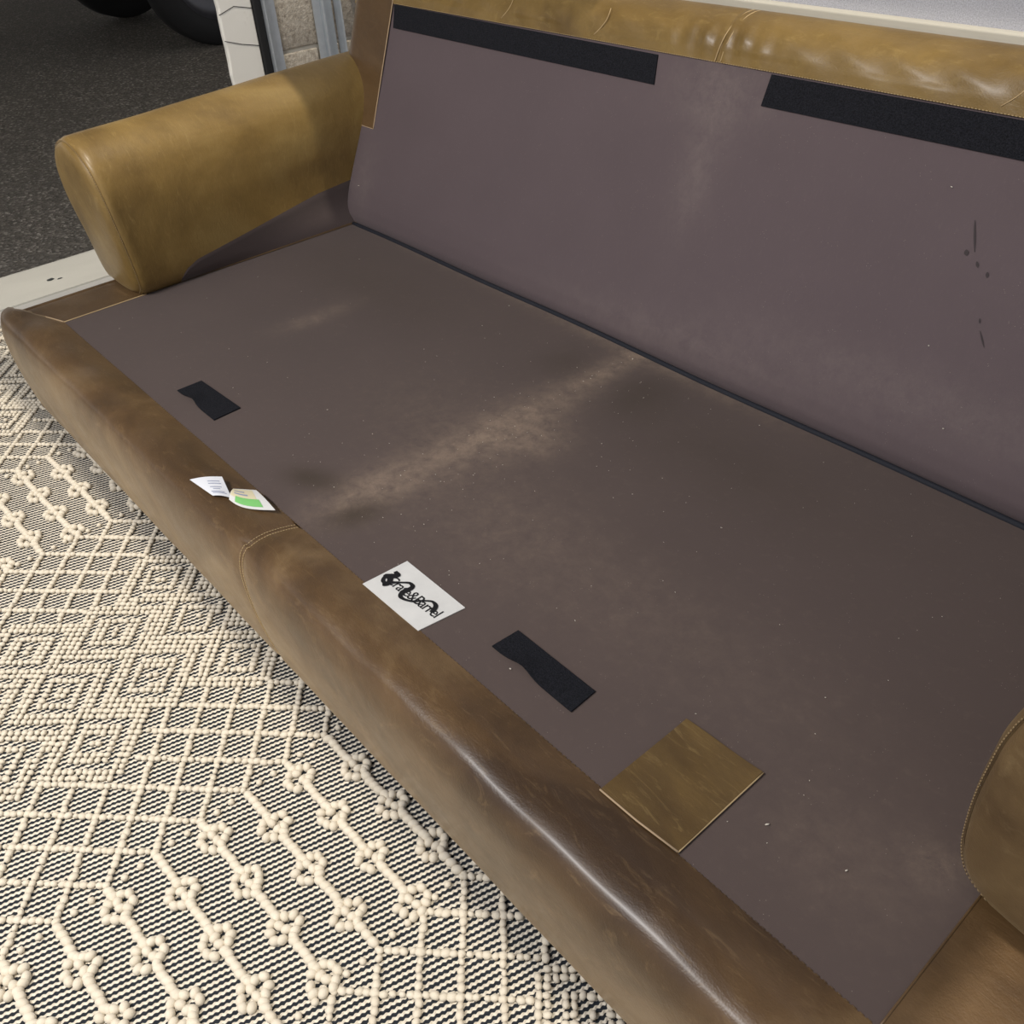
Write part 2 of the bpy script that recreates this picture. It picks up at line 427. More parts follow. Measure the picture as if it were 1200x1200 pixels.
Vb = [tuple(q) for q in Vg]; ring = [i*nv for i in range(nu)]+[(nu-1)*nv+j for j in range(1, nv)]+[i*nv+nv-1 for i in range(nu-2, -1, -1)]+[j for j in range(nv-2, 0, -1)]
for r_ in ring: Vb.append((Vb[r_][0], Vb[r_][1], .001))
Fb = [tuple(f) for f in Fg]
for k in range(len(ring)):
    k2 = (k+1) % len(ring); Fb.append((ring[k2], ring[k], nb+k, nb+k2))
child(mk('flatweave', Vb, Fb, M['weave'], sm=False), rug)

bm = bmesh.new(); bmesh.ops.create_icosphere(bm, subdivisions=2, radius=1.0)
icoV = np.array([v.co[:] for v in bm.verts]); icoF = [tuple(v.index for v in f.verts) for f in bm.faces]; bm.free()
bm = bmesh.new(); bmesh.ops.create_icosphere(bm, subdivisions=1, radius=1.0)
ico1V = np.array([v.co[:] for v in bm.verts]); ico1F = [tuple(v.index for v in f.verts) for f in bm.faces]; bm.free()

UC, PER = .785, 1.16
def fold(u): return (u-UC+PER/2) % PER-PER/2
beads = []            # (u, v, r_long, r_short, angle, z)
DU, DV, RV = .075, .077, .132
def Dmin(w, v):
    best = 9.
    r0 = round((v+.296)/RV)
    for r in (r0-1, r0, r0+1):
        cv = -.296+r*RV
        cols = (-.075, .075) if r % 2 == 0 else (-.15, 0., .15)
        for cu in cols:
            best = min(best, abs(w-cu)/DU+abs(v-cv)/DV)
    return best
VIS_V0, VIS_V1 = -1.0, .02
def vis(u, v):
    x, y = uv2xy(u, v)
    d = R @ (np.array([x, y, RT])-CAM)
    if d[2] <= .05: return False
    X = 600+F_PX*d[0]/d[2]; Y = 600+F_PX*d[1]/d[2]
    return -90 < X < 1290 and -90 < Y < 1300 and y < .03
def on_rug(u, v): return U0+.03 < u < U1-.03 and -1.10 < v < .10 and uv2xy(u, v)[1] < .03
def add_bead(u, v, rl, rs, ang, h):
    if on_rug(u, v): beads.append((u, v, rl, rs, ang, h))
# diamonds
a = .0116
for i in range(int((U1-U0)/(a*.5))+1):
    for j in range(int(1.1/(a*.5))):
        if (i+j) % 2: continue
        u = U0+i*a*.5*1.38; v = -1.09+j*a*.5*1.38
        if u > U1-.05 or v > .02: continue
        w = fold(u)
        if abs(w) > .235: continue
        D = Dmin(w, v)
        if D < .16 or .40 < D < .66 or .88 < D < 1.30:
            add_bead(u+rng.normal(0, .0006), v+rng.normal(0, .0006), rng.normal(.0070, .0006), rng.normal(.0054, .0004), rng.choice([.8, -.8])+rng.normal(0, .2), .0055)
# grid
NA, NB = .0405, .0372
for per in range(-2, 3):
    for i in range(0, 11):
        for sgn in (-1, 1):
            for j in range(-30, 11):
                if (i+j) % 2: continue
                w = sgn*(.405-i*NA); v = -.302+j*NB; u = UC+per*PER+w
                for di, dj in ((1, 1), (1, -1)):
                    if i+di > 10 or abs(w) < .001: continue
                    w2 = sgn*(.405-(i+di)*NA); v2 = v+dj*NB
                    nbd = 5
                    for q in range(nbd):
                        f = (q+rng.normal(0, .06))/nbd
                        ww = w+(w2-w)*f; vv = v+(v2-v)*f
                        if Dmin(ww, vv) < 1.38: continue
                        uu = UC+per*PER+ww
                        if U0+.02 < uu < U1-.02 and -1.09 < vv < .05:
                            rr = rng.normal(.0063, .0007)
                            add_bead(uu+rng.normal(0, .0007), vv+rng.normal(0, .0007), rr*1.15, rr*.92, math.atan2(dj*NB, -sgn*NA)+rng.normal(0, .35), .0056)
    # columns of single knots where chains begin
    for sgn in (-1, 1):
        for j in range(-14, 6):
            for f in (1/3, 2/3):
                add_bead(UC+per*PER+sgn*.41+rng.normal(0, .001), -.302+(j+f)*.0745, .0062, .0056, rng.uniform(0, 3), .006)
# chains
flowers, ropes = [], []
FL = [(-.014, .009), (-.007, .019), (.006, .018), (.012, .009), (-.006, -.001), (.006, .001), (.019, .002), (-.015, -.010), (-.006, -.019), (.007, -.019), (.016, -.012), (-.018, .0)]
for per in range(-2, 3):
    for j in range(-12, 6):
        v = -.302+j*.0745
        for sgn in (1, -1):
            if sgn == -1: continue
            base = UC+per*PER
            first = base+.447+(.0475 if j % 2 == 0 else 0.)
            us = [first+.0955*k for k in range(4)]
            us = [u for u in us if u < base+.735]
            prev = base+.412
            for u in us:
                if on_rug(u-.02, v) and on_rug(u+.02, v): flowers.append((u, v))
                if on_rug(prev, v) and on_rug(u-.016, v): ropes.append((prev, u-.016, v))
                prev = u+.020
            end = base+.748
            if end-prev > .015 and on_rug(prev, v) and on_rug(end, v): ropes.append((prev, end, v))
def lump(u, v, rl, rs, ang, h, hi=False):
    V0, F0 = (icoV, icoF) if hi else (ico1V, ico1F)
    x, y = uv2xy(u, v); a = ang+TH; c, s = math.cos(a), math.sin(a)
    q = V0*np.array([rl, rs, h])
    return np.stack([x+q[:, 0]*c-q[:, 1]*s, y+q[:, 0]*s+q[:, 1]*c, RT+.0012+h*.55+q[:, 2]], 1), F0
REST = MB()
for (u, v) in flowers:
    B = MB() if vis(u, v) else REST
    for (du, dv) in FL:
        B.add(*lump(u+du+rng.normal(0, .0012), v+dv+rng.normal(0, .0012), .0082, .0066, rng.uniform(0, 3.1), .0078, True))
    if B is not REST: child(B.build('knotted_flower', M['wool']), rug)
for (a0, a1, v) in ropes:
    B = MB() if vis(a0, v) or vis(a1, v) else REST; n = max(2, int(round((a1-a0)/.0125)))
    for k in range(n):
        u = a0+(k+.5)*(a1-a0)/n
        B.add(*lump(u, v+rng.normal(0, .0007), rng.normal(.0094, .0004), .0070, .45+rng.normal(0, .15), rng.normal(.0075, .0005), True))
    if B is not REST: child(B.build('braided_cord', M['wool']), rug)
o = child(REST.build('braided_cords', M['wool']), rug); o['kind'] = 'stuff'
# knots: the ones nearest the camera are parts of their own, the rest one piece of pile
def cdist(b):
    x, y = uv2xy(b[0], b[1]); return np.linalg.norm(np.array([x, y, 0])-CAM)
beads.sort(key=cdist)
knot_me = []
for k in range(4):
    q = ico1V*(1+rng.normal(0, .06, ico1V.shape)); me = bpy.data.meshes.new('wool_knot'); me.from_pydata([tuple(v) for v in q], [], ico1F); me.update(); smooth(me); me.materials.append(M['wool']); knot_me.append(me)
for n_, b in enumerate(beads[:290]):
    u, v, rl, rs, ang, h = b; x, y = uv2xy(u, v)
    o = bpy.data.objects.new('wool_knot', knot_me[n_ % 4]); COL.objects.link(o); child(o, rug)
    o.location = (x, y, RT+.0012+h*.55); o.rotation_euler = (0, 0, ang+TH); o.scale = (rl, rs, h)
B = MB(); allV = []; allF = []
for b in beads[290:]:
    Vq, Fq = lump(*b); n0 = sum(map(len, allV)) if False else None
    allV.append(Vq)
nv1 = len(ico1V); Fall = np.concatenate([np.array(ico1F)+i*nv1 for i in range(len(allV))])
Vall = np.concatenate(allV)
o = child(mk('wool_knots', Vall.tolist(), [tuple(f) for f in Fall.tolist()], M['wool']), rug); o['kind'] = 'stuff'

# ------------------------------------------------------------------ the sofa
sofa = empty('leather_sofa', (1.034, .45, 0)); sofa['label'] = 'olive brown leather sofa without its cushions, bare mauve lining showing, beside the woven rug'; sofa['category'] = 'sofa'
def part(o): return child(o, sofa)
def sub(o, p):
    o.parent = p; o.matrix_parent_inverse = p.matrix_parent_inverse.inverted() @ Matrix.Translation(sofa.location).inverted() if False else Matrix.Identity(4)
    return o
XL, XR = -.16, 2.228; XM = 1.030
def zd(x, y):                       # gentle sag of the lining
    return ZD+.003*math.sin(y*9)*math.sin(x*3.1)-.006*math.exp(-((y-.45)/.22)**2)*(math.exp(-((x-.55)/.38)**2)+math.exp(-((x-1.55)/.38)**2))
# --- seat lining
nx, ny = 260, 110
xs = np.linspace(-.002, 2.07, nx); ys = np.linspace(0.0, .86, ny)
P = np.zeros((nx, ny, 3))
for i, x in enumerate(xs):
    for j, y in enumerate(ys): P[i, j] = (x, y, zd(x, y)-(.03*max(0, (y-.80)/.06)))
Vd, Fd = grid_mesh(P)
deck = part(mk('seat_lining', Vd, [f for f in Fd], M['deck']))
def blob(X, Y, cx, cy, rx, ry, a=0.):
    c, s = math.cos(a), math.sin(a); dx, dy = X-cx, Y-cy
    return np.exp(-(((dx*c+dy*s)/rx)**2+((-dx*s+dy*c)/ry)**2))
def sst(e0, e1, x):
    q = np.clip((x-e0)/(e1-e0), 0, 1); return q*q*(3-2*q)
def set_attr(o, r, g, b):
    at = o.data.color_attributes.new('stain', 'FLOAT_COLOR', 'POINT')
    c = np.ones((len(r), 4)); c[:, 0] = r; c[:, 1] = g; c[:, 2] = b
    at.data.foreach_set('color', c.astype(np.float32).ravel())
X, Y = Vd[:, 0], Vd[:, 1]
dust = 1.35*(.62*blob(X, Y, 1.05, .42, .055, .20)+.50*blob(X, Y, 1.045, .70, .030, .12)+.55*blob(X, Y, 1.035, .13, .05, .10)+.40*blob(X, Y, 1.13, .44, .05, .06)+.12*blob(X, Y, .95, .36, .22, .12)
        + .30*blob(X, Y, .40, .43, .03, .09)+.35*blob(X, Y, 1.1, .79, .30, .03)+.22*blob(X, Y, .6, .80, .5, .025)
        + .13*blob(X, Y, 1.95, .12, .10, .07)+.25*blob(X, Y, 2.02, .19, .03, .03)+.10*blob(X, Y, 1.6, .25, .35, .10)+.12*blob(X, Y, 1.25, .22, .2, .12))
dark = (.85*blob(X, Y, .94, .085, .055, .030, .35)+.75*blob(X, Y, 1.075, .085, .03, .055, -.3)+.55*blob(X, Y, 1.16, .68, .06, .07)+.35*blob(X, Y, .96, .66, .06, .06)
        + .30*blob(X, Y, 1.40, .62, .25, .10)+.30*blob(X, Y, .35, .62, .30, .12))
set_attr(deck, np.clip(dust, 0, 1), np.clip(dark, 0, 1), 0*X)
# --- front rail: rolled leather, two panels meeting at the centre seam
PROF = [(.000, .0005), (-.030, .010), (-.055, .015), (-.082, .013), (-.099, .003), (-.1085, -.020), (-.112, -.050), (-.111, -.10), (-.106, -.15), (-.098, -.20), (-.089, -.243), (-.080, -.256), (-.060, -.258)]
pf = catmull(PROF, 5)
def front_pt(y, z, x):
    # ends are slightly rounded, the mitred corner dips towards the ledge
    e = min(x-XL, XR-x); k = 0.
    if e < .05: k = (1-e/.05)
    f = 1-.10*k*k
    side = 0. if x > 0 and x < 2.068 else 1.
    lump_ = .0018*math.sin(x*17+1.3)*math.exp(-((y+.06)/.05)**2)+.0012*math.sin(x*41)*math.exp(-((y+.06)/.04)**2)
    sd = abs(x-XM); pinch = -.004*math.exp(-(sd/.012)**2)
    return (x, y*f+(.0 if y > -.02 else 0)-pinch*(y < -.05), ZD+z*(1 if z < 0 else f)+lump_+pinch*(y > -.09)*(z > -.02))
def front_panel(x0, x1, nxx):
    xx = np.linspace(x0, x1, nxx); P = np.zeros((nxx, len(pf), 3))
    for i, x in enumerate(xx):
        for j, (y, z) in enumerate(pf):
            yy, zz_ = y, z
            if x < 0:      # mitre: the top edge follows the diagonal seam to the ledge corner
                w = -x/.16; lim = -.074*w
                if y > lim: yy = lim; zz_ = np.interp(lim, [-.082, 0], [.013, 0])*0.6
            if x > 2.068:
                w = (x-2.068)/.16; lim = -.074*w
                if y > lim: yy = lim; zz_ = np.interp(lim, [-.082, 0], [.013, 0])*0.6
            P[i, j] = front_pt(yy, zz_, x)
    Vp, Fp = grid_mesh(P)
    return part(mk('front_panel', Vp, [f[::-1] for f in Fp], M['leather']))
fa = front_panel(XL, XM, 130); fb = front_panel(XM, XR, 130)
# seam with two rows of thread
for off in (-.0045, .0045):
    path = [front_pt(y, z, XM+off*1.0) for (y, z) in pf[:-6]]
    path = [(p[0], p[1]-.0006*(p[2] < ZD), p[2]+.0008) for p in path]
    part(stitches('seam_stitching', path, M['thread'], None, .0048, .0036, .0008))
# edge stitching where lining meets leather
part(stitches('edge_stitching', [(x, .0005, zd(x, 0)+.0004) for x in np.linspace(0.0, 2.068, 200)], M['leather_dark'], None, .008, .005, .0007))
# soft crease on the roll near the tag
# --- ledges beside the arms
def ledge(name, xa, xb):
    P = np.zeros((14, 40, 3))
    for i, q in enumerate(np.linspace(0, 1, 14)):
        for j, y in enumerate(np.linspace(0, 1, 40)):
            x = xa+(xb-xa)*q; lim = -.074*abs(x-xa)/.16
            yy = lim+(.85-lim)*y
            P[i, j] = (x, yy, ZD+.0012*(1-q)-.004*q-.012*max(0, (q-.88)/.12)**2)
    Vp, Fp = grid_mesh(P)
    if xb > xa: Fp = [f[::-1] for f in Fp]
    return part(mk(name, Vp, [f[::-1] for f in Fp], M['leather_dark']))
ledge('ledge', .001, XL); ledge('ledge', 2.067, XR)
for (xa, xb) in ((.0, XL+.012), (2.068, XR-.012)):
    pth = [(xa+(xb-xa)*q, -.074*q*abs(xb-xa)/.16, ZD+.0022+.007*math.sin(q*3.1)*.6) for q in np.linspace(0, 1, 20)]
    part(mk('mitre_welt', *tube_vf(pth, .0016, 6), M['edge']))
    part(mk('lining_welt', *tube_vf([(xa, y, zd(max(0, min(2.06, xa)), y)+.0012) for y in np.linspace(0, .2, 14)], .0013, 6), M['thread'] if xa < 1 else M['leather_dark']))
# --- body under the lining
V, Fq = [], []
part(box('side_panel', XL, XL+.02, -.088, 1.05, ZD-.256, ZD-.003, M['leather_dark'], bev=.006))
part(box('side_panel', XR-.02, XR, -.088, 1.05, ZD-.256, ZD-.003, M['leather_dark'], bev=.006))
part(box('base_frame', XL+.02, XR-.02, -.06, 1.05, ZD-.25, ZD-.02, M['underside'], bev=.004))
M['darkwood'] = plain('dark_wood', (.05, .03, .018), .5)
for lx in (XL+.09, XR-.09):
    for ly in (.05, .98):
        zb = RT if ly < .1 else 0.
        Vl = []
        for z, r in ((zb, .020), (ZD-.245, .028)):
            for a_ in range(12): Vl.append((lx+r*math.cos(a_*math.pi/6), ly+r*math.sin(a_*math.pi/6), z))
        Fl = [(k, (k+1) % 12, 12+(k+1) % 12, 12+k) for k in range(12)]+[tuple(range(12))[::-1], tuple(range(12, 24))]
        part(mk('leg', Vl, Fl, M['darkwood']))
# --- back: inclined plane
TB = math.radians(21.0); bd = np.array([0, math.sin(TB), math.cos(TB)]); bn = np.array([0, -math.cos(TB), math.sin(TB)])
def back_pt(x, s, h=0.): return np.array([x, .80, ZD])+bd*s+bn*h
def bulge(s):
    return np.interp(s, [-.03, -.01, .0, .02, .05, .09, .15, .25, .40, .54], [-.045, -.016, -.006, .006, .012, .013, .009, .004, .0, .0])
nx, ns = 240, 90
P = np.zeros((nx, ns, 3)); SS = np.zeros((nx, ns))
for i, x in enumerate(np.linspace(-.06, 2.128, nx)):
    for j, s in enumerate(np.linspace(-.03, .5405, ns)):
        e = min(x+.06, 2.128-x); rnd = -.03*max(0, 1-e/.03)**2
        P[i, j] = back_pt(x, s, bulge(s)+rnd*(s < .3)+.0015*math.sin(x*5)*math.sin(s*7)); SS[i, j] = s
Vb, Fbk = grid_mesh(P)
bk = part(mk('back_lining', Vb, [f[::-1] for f in Fbk], M['backcloth']))
X = Vb[:, 0]; Sx = SS.ravel()
dust = (.30*blob(X, Sx, 1.05, .36, .045, .12)+.32*blob(X, Sx, 1.05, .49, .12, .06)+.25*blob(X, Sx, 1.1, .05, .35, .04)+.22*blob(X, Sx, 1.6, .12, .4, .05)+.25*blob(X, Sx, .02, .12, .05, .10))
def stroke(x0, s0, x1, s1, w):
    d = np.array([x1-x0, s1-s0]); L = np.linalg.norm(d); d /= L
    tt = np.clip((X-x0)*d[0]+(Sx-s0)*d[1], 0, L); return np.exp(-((X-x0-d[0]*tt)**2+(Sx-s0-d[1]*tt)**2)/w**2)
mark = .0*X
set_attr(bk, np.clip(dust, 0, 1), np.clip(mark*0, 0, 1), mark*0)
# dark scuff marks on the back lining, thin smears of grime
M['grime'] = plain('dark_grime', (.045, .034, .036), .8)
for (x0, s0, x1, s1, w) in ((1.573, .393, 1.592, .350, .0017), (1.579, .350, 1.583, .342, .0036), (1.601, .338, 1.606, .330, .0022), (1.622, .328, 1.625, .320, .0024), (1.640, .262, 1.643, .255, .0014), (1.648, .245, 1.664, .224, .0012)):
    A, Bp = np.array([x0, s0]), np.array([x1, s1]); Vm = []; n = 9
    nrm = np.array([-(Bp-A)[1], (Bp-A)[0]]); nrm /= np.linalg.norm(nrm)
    for k in range(n):
        f = k/(n-1); c = A+(Bp-A)*f; ww = w*math.sin(math.pi*min(.98, max(.02, f)))**.6
        for sg in (-1, 1):
            q = c+nrm*ww*sg; Vm.append(back_pt(q[0], q[1], bulge(q[1])+.0012+.0015*math.sin(q[0]*5)*math.sin(q[1]*7)))
    Fm = [(2*k, 2*k+1, 2*k+3, 2*k+2) for k in range(n-1)]
    sub(mk('scuff_mark', Vm, Fm, M['grime']), bk)
# back top leather in two halves
TOP = [(.5395, .0025), (.562, .007), (.586, .006), (.610, -.004), (.629, -.024), (.639, -.055), (.637, -.095), (.625, -.135), (.58, -.165), (.45, -.19), (.15, -.21), (-.02, -.215)]
tp = catmull(TOP, 5)
def top_panel(x0, x1, nxx):
    P = np.zeros((nxx, len(tp), 3))
    for i, x in enumerate(np.linspace(x0, x1, nxx)):
        e = min(x-XL, XR-x); k = max(0, 1-e/.05)
        for j, (s, h) in enumerate(tp):
            d = x-XM
            puck = .0035*math.exp(-(d/.09)**2)*math.sin(d*150+1)*math.exp(-((s-.575)/.04)**2)*(h > -.03)
            wr = .0016*math.sin(x*63+4*s*20)*math.exp(-((s-.59)/.04)**2)*(h > -.03)+.002*math.sin(x*11+2)*(s > .56)
            seam = -.005*math.exp(-(d/.006)**2)
            P[i, j] = back_pt(x, s-(.015*k*k if s > .5 else 0), h+(puck+wr+seam)*(h > -.1)-.012*k*k*(h > -.03)+.02*k*k*(h < -.1))
    Vp, Fp = grid_mesh(P)
    return part(mk('back_top_panel', Vp, [f[::-1] for f in Fp], M['leather_arm']))
top_panel(XL, XM, 170); top_panel(XM, XR, 170)
for off in (-.006, .006):
    part(mk('seam_thread', *tube_vf([back_pt(XM+off+(s-.55)*.22, s, h+.0005) for (s, h) in tp[:24]], .0010, 5), M['thread']))
for xo in (.43, 1.545, .715):   # slanting creases of the hide
    part(mk('hide_crease', *tube_vf([back_pt(xo+.03*q+.01*math.sin(q*3), .549+.05*q, .0055+.0035*math.sin(q*2)) for q in np.linspace(0, 1, 8)], .0009, 5), M['thread']))
part(stitches('top_stitching', [back_pt(x, .5400, .0052) for x in np.linspace(.03, 2.05, 240)], M['thread'], None, .0055, .0035, .0007))
# side cheeks of the back and the leather corner strips
def corner_strip(xa, xb):
    P = np.zeros((16, 40, 3))
    for i, q in enumerate(np.linspace(0, 1, 16)):
        for j, s in enumerate(np.linspace(.246, .552, 40)):
            x = xa+(xb-xa)*q; P[i, j] = back_pt(x, s, .0045+.0-.018*max(0, (q-.8)/.2)**2)
    Vp, Fp = grid_mesh(P)
    if xb > xa: Fp = [f[::-1] for f in Fp]
    o = part(mk('corner_strip', Vp, [f for f in Fp], M['leather_dark']))
    e = sub(mk('raw_edge', *tube_vf([back_pt(xa, s, .0048) for s in np.linspace(.246, .55, 20)], .0014, 6), M['edge']), o)
    e2 = sub(mk('raw_edge', *tube_vf([back_pt(xa+(xb-xa)*q, .246, .004) for q in np.linspace(0, .9, 10)], .0010, 6), M['edge']), o)
corner_strip(.022, XL); corner_strip(2.046, XR)
for xx, nm in ((XL+.004, 1), (XR-.004, -1)):
    out = [back_pt(xx, s, -.012) for s in np.linspace(-.02, .54, 10)]+[back_pt(xx, s-.012, h) for (s, h) in tp[6:]]
    c0 = np.mean(out, axis=0); V = [c0]+list(out); F = []
    for k in range(1, len(out)): F.append((0, k, k+1))
    F.append((0, len(out), 1))
    part(mk('back_side_panel', V, F, M['leather_dark'], sm=False))
part(mk('gap_cord', *tube_vf([(x, .794+.002*math.sin(x*9), zd(min(max(x, 0), 2.06), .79)+.001) for x in np.linspace(0.0, 2.068, 80)], .0055, 8), M['gap']))
# --- arms
AF_in = [(-.004, .000), (.022, .022), (.036, .060), (.041, .110), (.042, .160), (.040, .210), (.036, .260), (.022, .310), (-.018, .346), (-.072, .360), (-.120, .350), (-.165, .328), (-.205, .285), (-.225, .235), (-.222, .175), (-.205, .100), (-.192, .000), (-.150, -.012), (-.06, -.012)]
AR_in = [(-.012, .000), (-.038, .040), (-.048, .085), (-.046, .140), (-.036, .200), (-.034, .260), (-.050, .315), (-.090, .356), (-.135, .378), (-.180, .376), (-.222, .352), (-.258, .305), (-.270, .245), (-.258, .180), (-.225, .100), (-.200, .000), (-.150, -.012), (-.06, -.012)]
NS = 96
def closed_section(p):
    q = catmull(list(p)+[p[0]], 8)[:-1]; return resample(q, NS, closed=True)
AF, AR = closed_section(AF_in), closed_section(AR_in)
# resample keeps order: index 0 is the inner foot
def arm_pt(i, w, off=0., mirror=False, shrink=1.0, yoff=0.):
    """i in [0,NS): around the section, w 0 (front) .. 1 (back)"""
    def at(A, i):
        i0 = int(math.floor(i)) % NS; f = i-math.floor(i); return A[i0]*(1-f)+A[(i0+1) % NS]*f
    f = w*w*(3-2*w)*.35+w*.65
    xz = at(AF, i)*(1-f)+at(AR, i)*f
    a = at(AF, i-.6)*(1-f)+at(AR, i-.6)*f; b = at(AF, i+.6)*(1-f)+at(AR, i+.6)*f
    tn = b-a; nn = np.array([tn[1], -tn[0]]); nn /= np.linalg.norm(nn)+1e-9
    c = np.array([-.095, .16])
    xz = c+(xz-c)*shrink+nn*off
    yf = .187-.10*xz[1]; yr = .80+.384*xz[1]+.02
    y = yf+(yr-yf)*w+yoff
    x = xz[0]
    if mirror: x = 2.068-x
    return np.array([x, y, ZD+max(xz[1], -.010)+.0])
def build_arm(mir):
    ws = np.linspace(0, 1, 60)
    P = []
    rings = [(0., 0., .955, .0), (0., 0., .985, .004), (0., 0., 1.0, .012)]
    for (w, o_, sh, yo) in rings: P.append([arm_pt(i, w, o_, mir, sh, yo) for i in range(NS)])
    for w in ws[1:]:
        yo = .012*max(0, 1-w/.05) if w < .05 else 0.
        P.append([arm_pt(i, w, .0003*math.sin(w*21+i*.15), mir, 1., yo) for i in range(NS)])
    P = np.array(P); n = len(P); V = P.reshape(-1, 3)
    F = [(a*NS+b, a*NS+(b+1) % NS, (a+1)*NS+(b+1) % NS, (a+1)*NS+b) for a in range(n-1) for b in range(NS)]
    F.append(tuple((n-1)*NS+b for b in range(NS)))
    if mir: F = [f[::-1] for f in F]
    LM = M['leather_right'] if mir else M['leather_arm']
    arm = part(mk('armrest', V, [f for f in F], LM))
    # padded front panel
    V = []; n = 0; rs = [(.957, .002), (.94, -.004), (.90, -.009), (.80, -.013), (.6, -.016), (.35, -.018), (.12, -.0185)]
    for (sh, yo) in rs:
        V += [arm_pt(i, 0., 0., mir, sh, yo) for i in range(NS)]; n += 1
    cen = arm_pt(0, 0., 0., mir, .0001, -.0185); V.append(cen)
    F = [(a*NS+(b+1) % NS, a*NS+b, (a+1)*NS+b, (a+1)*NS+(b+1) % NS) for a in range(n-1) for b in range(NS)]
    F += [((n-1)*NS+(b+1) % NS, (n-1)*NS+b, n*NS) for b in range(NS)]
    if mir: F = [f[::-1] for f in F]
    sub(mk('arm_front_panel', V, F, LM), arm)
    path = [arm_pt(i, 0., .0008, mir, .966, -.0005) for i in np.linspace(0, NS-16, 160)]
    s1 = stitches('arm_stitching', path, M['thread_dark'], None, .0052, .0034, .0008); sub(s1, arm)
    # strip of lining along the foot of the arm
    Ps = np.zeros((60, 14, 3))
    # section index for a wanted height
    def idx_for(z, w):
        ii = np.linspace(.0, 26, 80); zz_ = np.maximum.accumulate([arm_pt(i, w, 0., mir)[2]-ZD for i in ii])
        return float(np.interp(z, zz_+np.arange(80)*1e-7, ii))
    for a_, w in enumerate(np.linspace(.165, .99, 60)):
        y_ = .187+.6*w; top = np.interp(w, [.165, .185, .24, .5, .8, 1.0], [.012, .034, .050, .070, .094, .100])
        it = idx_for(top, w)
        for b_, q in enumerate(np.linspace(0, 1, 14)): Ps[a_, b_] = arm_pt(q*it, w, .0018 if q < .97 else .0004, mir)
    Vp, Fp = grid_mesh(Ps)
    if not mir: Fp = [f[::-1] for f in Fp]
    sub(mk('lining_strip', Vp, Fp, M['liningarm']), arm)
    return arm
M['liningarm'] = lining('mauve_arm_lining', (.080, .059, .056), (.18, .14, .11))
armL = build_arm(False); armR = build_arm(True)

# --- hook tapes, label, leather patch, care tag
def flat_patch(name, outline, fn, mat, th=.0018, n=1, parent=None, subdiv=10):
    """thin slab: outline 4 corners in (a,b); fn(a,b,h)->point"""
    A, B_, C_, D_ = [np.array(p, float) for p in outline]; P = np.zeros((subdiv+1, subdiv+1, 3)); Q = P.copy()
    for i in range(subdiv+1):
        for j in range(subdiv+1):
            f, g = i/subdiv, j/subdiv; q = (A*(1-f)+B_*f)*(1-g)+(D_*(1-f)+C_*f)*g
            P[i, j] = fn(q[0], q[1], th); Q[i, j] = fn(q[0], q[1], 0.)
    V1, F1 = grid_mesh(P); V2, F2 = grid_mesh(Q); n = len(V1); m_ = subdiv+1
    V = list(V1)+list(V2); F = list(F1)
    ring = [i*m_ for i in range(m_)]+[(m_-1)*m_+j for j in range(1, m_)]+[i*m_+m_-1 for i in range(m_-2, -1, -1)]+[j for j in range(m_-2, 0, -1)]
    for k in range(len(ring)):
        a_, b_ = ring[k], ring[(k+1) % len(ring)]; F.append((a_, b_, n+b_, n+a_))
    o = mk(name, V, F, mat, sm=False); return o
def on_deck(x, y, h): return (x, y, zd(x, y)+.0006+h)
def on_back(x, s, h): return tuple(back_pt(x, s, bulge(s)+.0012+h))
H = M['hook']
for o in ((.489, .049), (.491, .101), (.643, .107), (.645, .050)), ((1.452, .054), (1.454, .100), (1.604, .099), (1.607, .053)):
    def fold_fn(x, y, h, o=o):
        q = (x-o[0][0])/.15; near = max(0, 1-(y-.05)/.03)
        bump_ = .006*math.exp(-((q-.38)/.16)**2)*near
        return (x, y+.004*math.exp(-((q-.38)/.14)**2)*near, zd(x, y)+.0006+h+bump_)
    part(flat_patch('hook_tape', o, fold_fn, H, .0022, subdiv=16))
hb = [((.028, .538), (.888, .5345), (.897, .483), (.038, .487)), ((1.147, .5365), (2.04, .5365), (2.04, .485), (1.145, .485))]
for o in hb: part(flat_patch('hook_tape', o, on_back, H, .0022, subdiv=24))
pt = part(flat_patch('leather_patch', ((1.713, -.004), (1.826, .001), (1.825, .152), (1.713, .149)), lambda x, y, h: (x, y, zd(x, max(y, 0))+.0008+h+.0014*math.sin((x-1.71)*60)*math.sin((y)*45)), M['leather_patch'], .0026, subdiv=20))
sub(mk('patch_edge', *tube_vf([(1.713, -.004, ZD+.0036), (1.77, -.0035, ZD+.0042), (1.826, .001, ZD+.0036)], .0013, 6), M['edge']), pt)
sub(mk('patch_edge', *tube_vf([(1.8262, .001+.151*q, zd(1.826, .15*q)+.0028) for q in np.linspace(0, 1, 12)], .0009, 6), M['thread']), pt)
lab = part(flat_patch('sewn_label', ((1.224, -.004), (1.228, .075), (1.368, .075), (1.359, -.002)), lambda x, y, h: on_deck(x, max(y, -.004), h), M['paper'], .0012, subdiv=12))
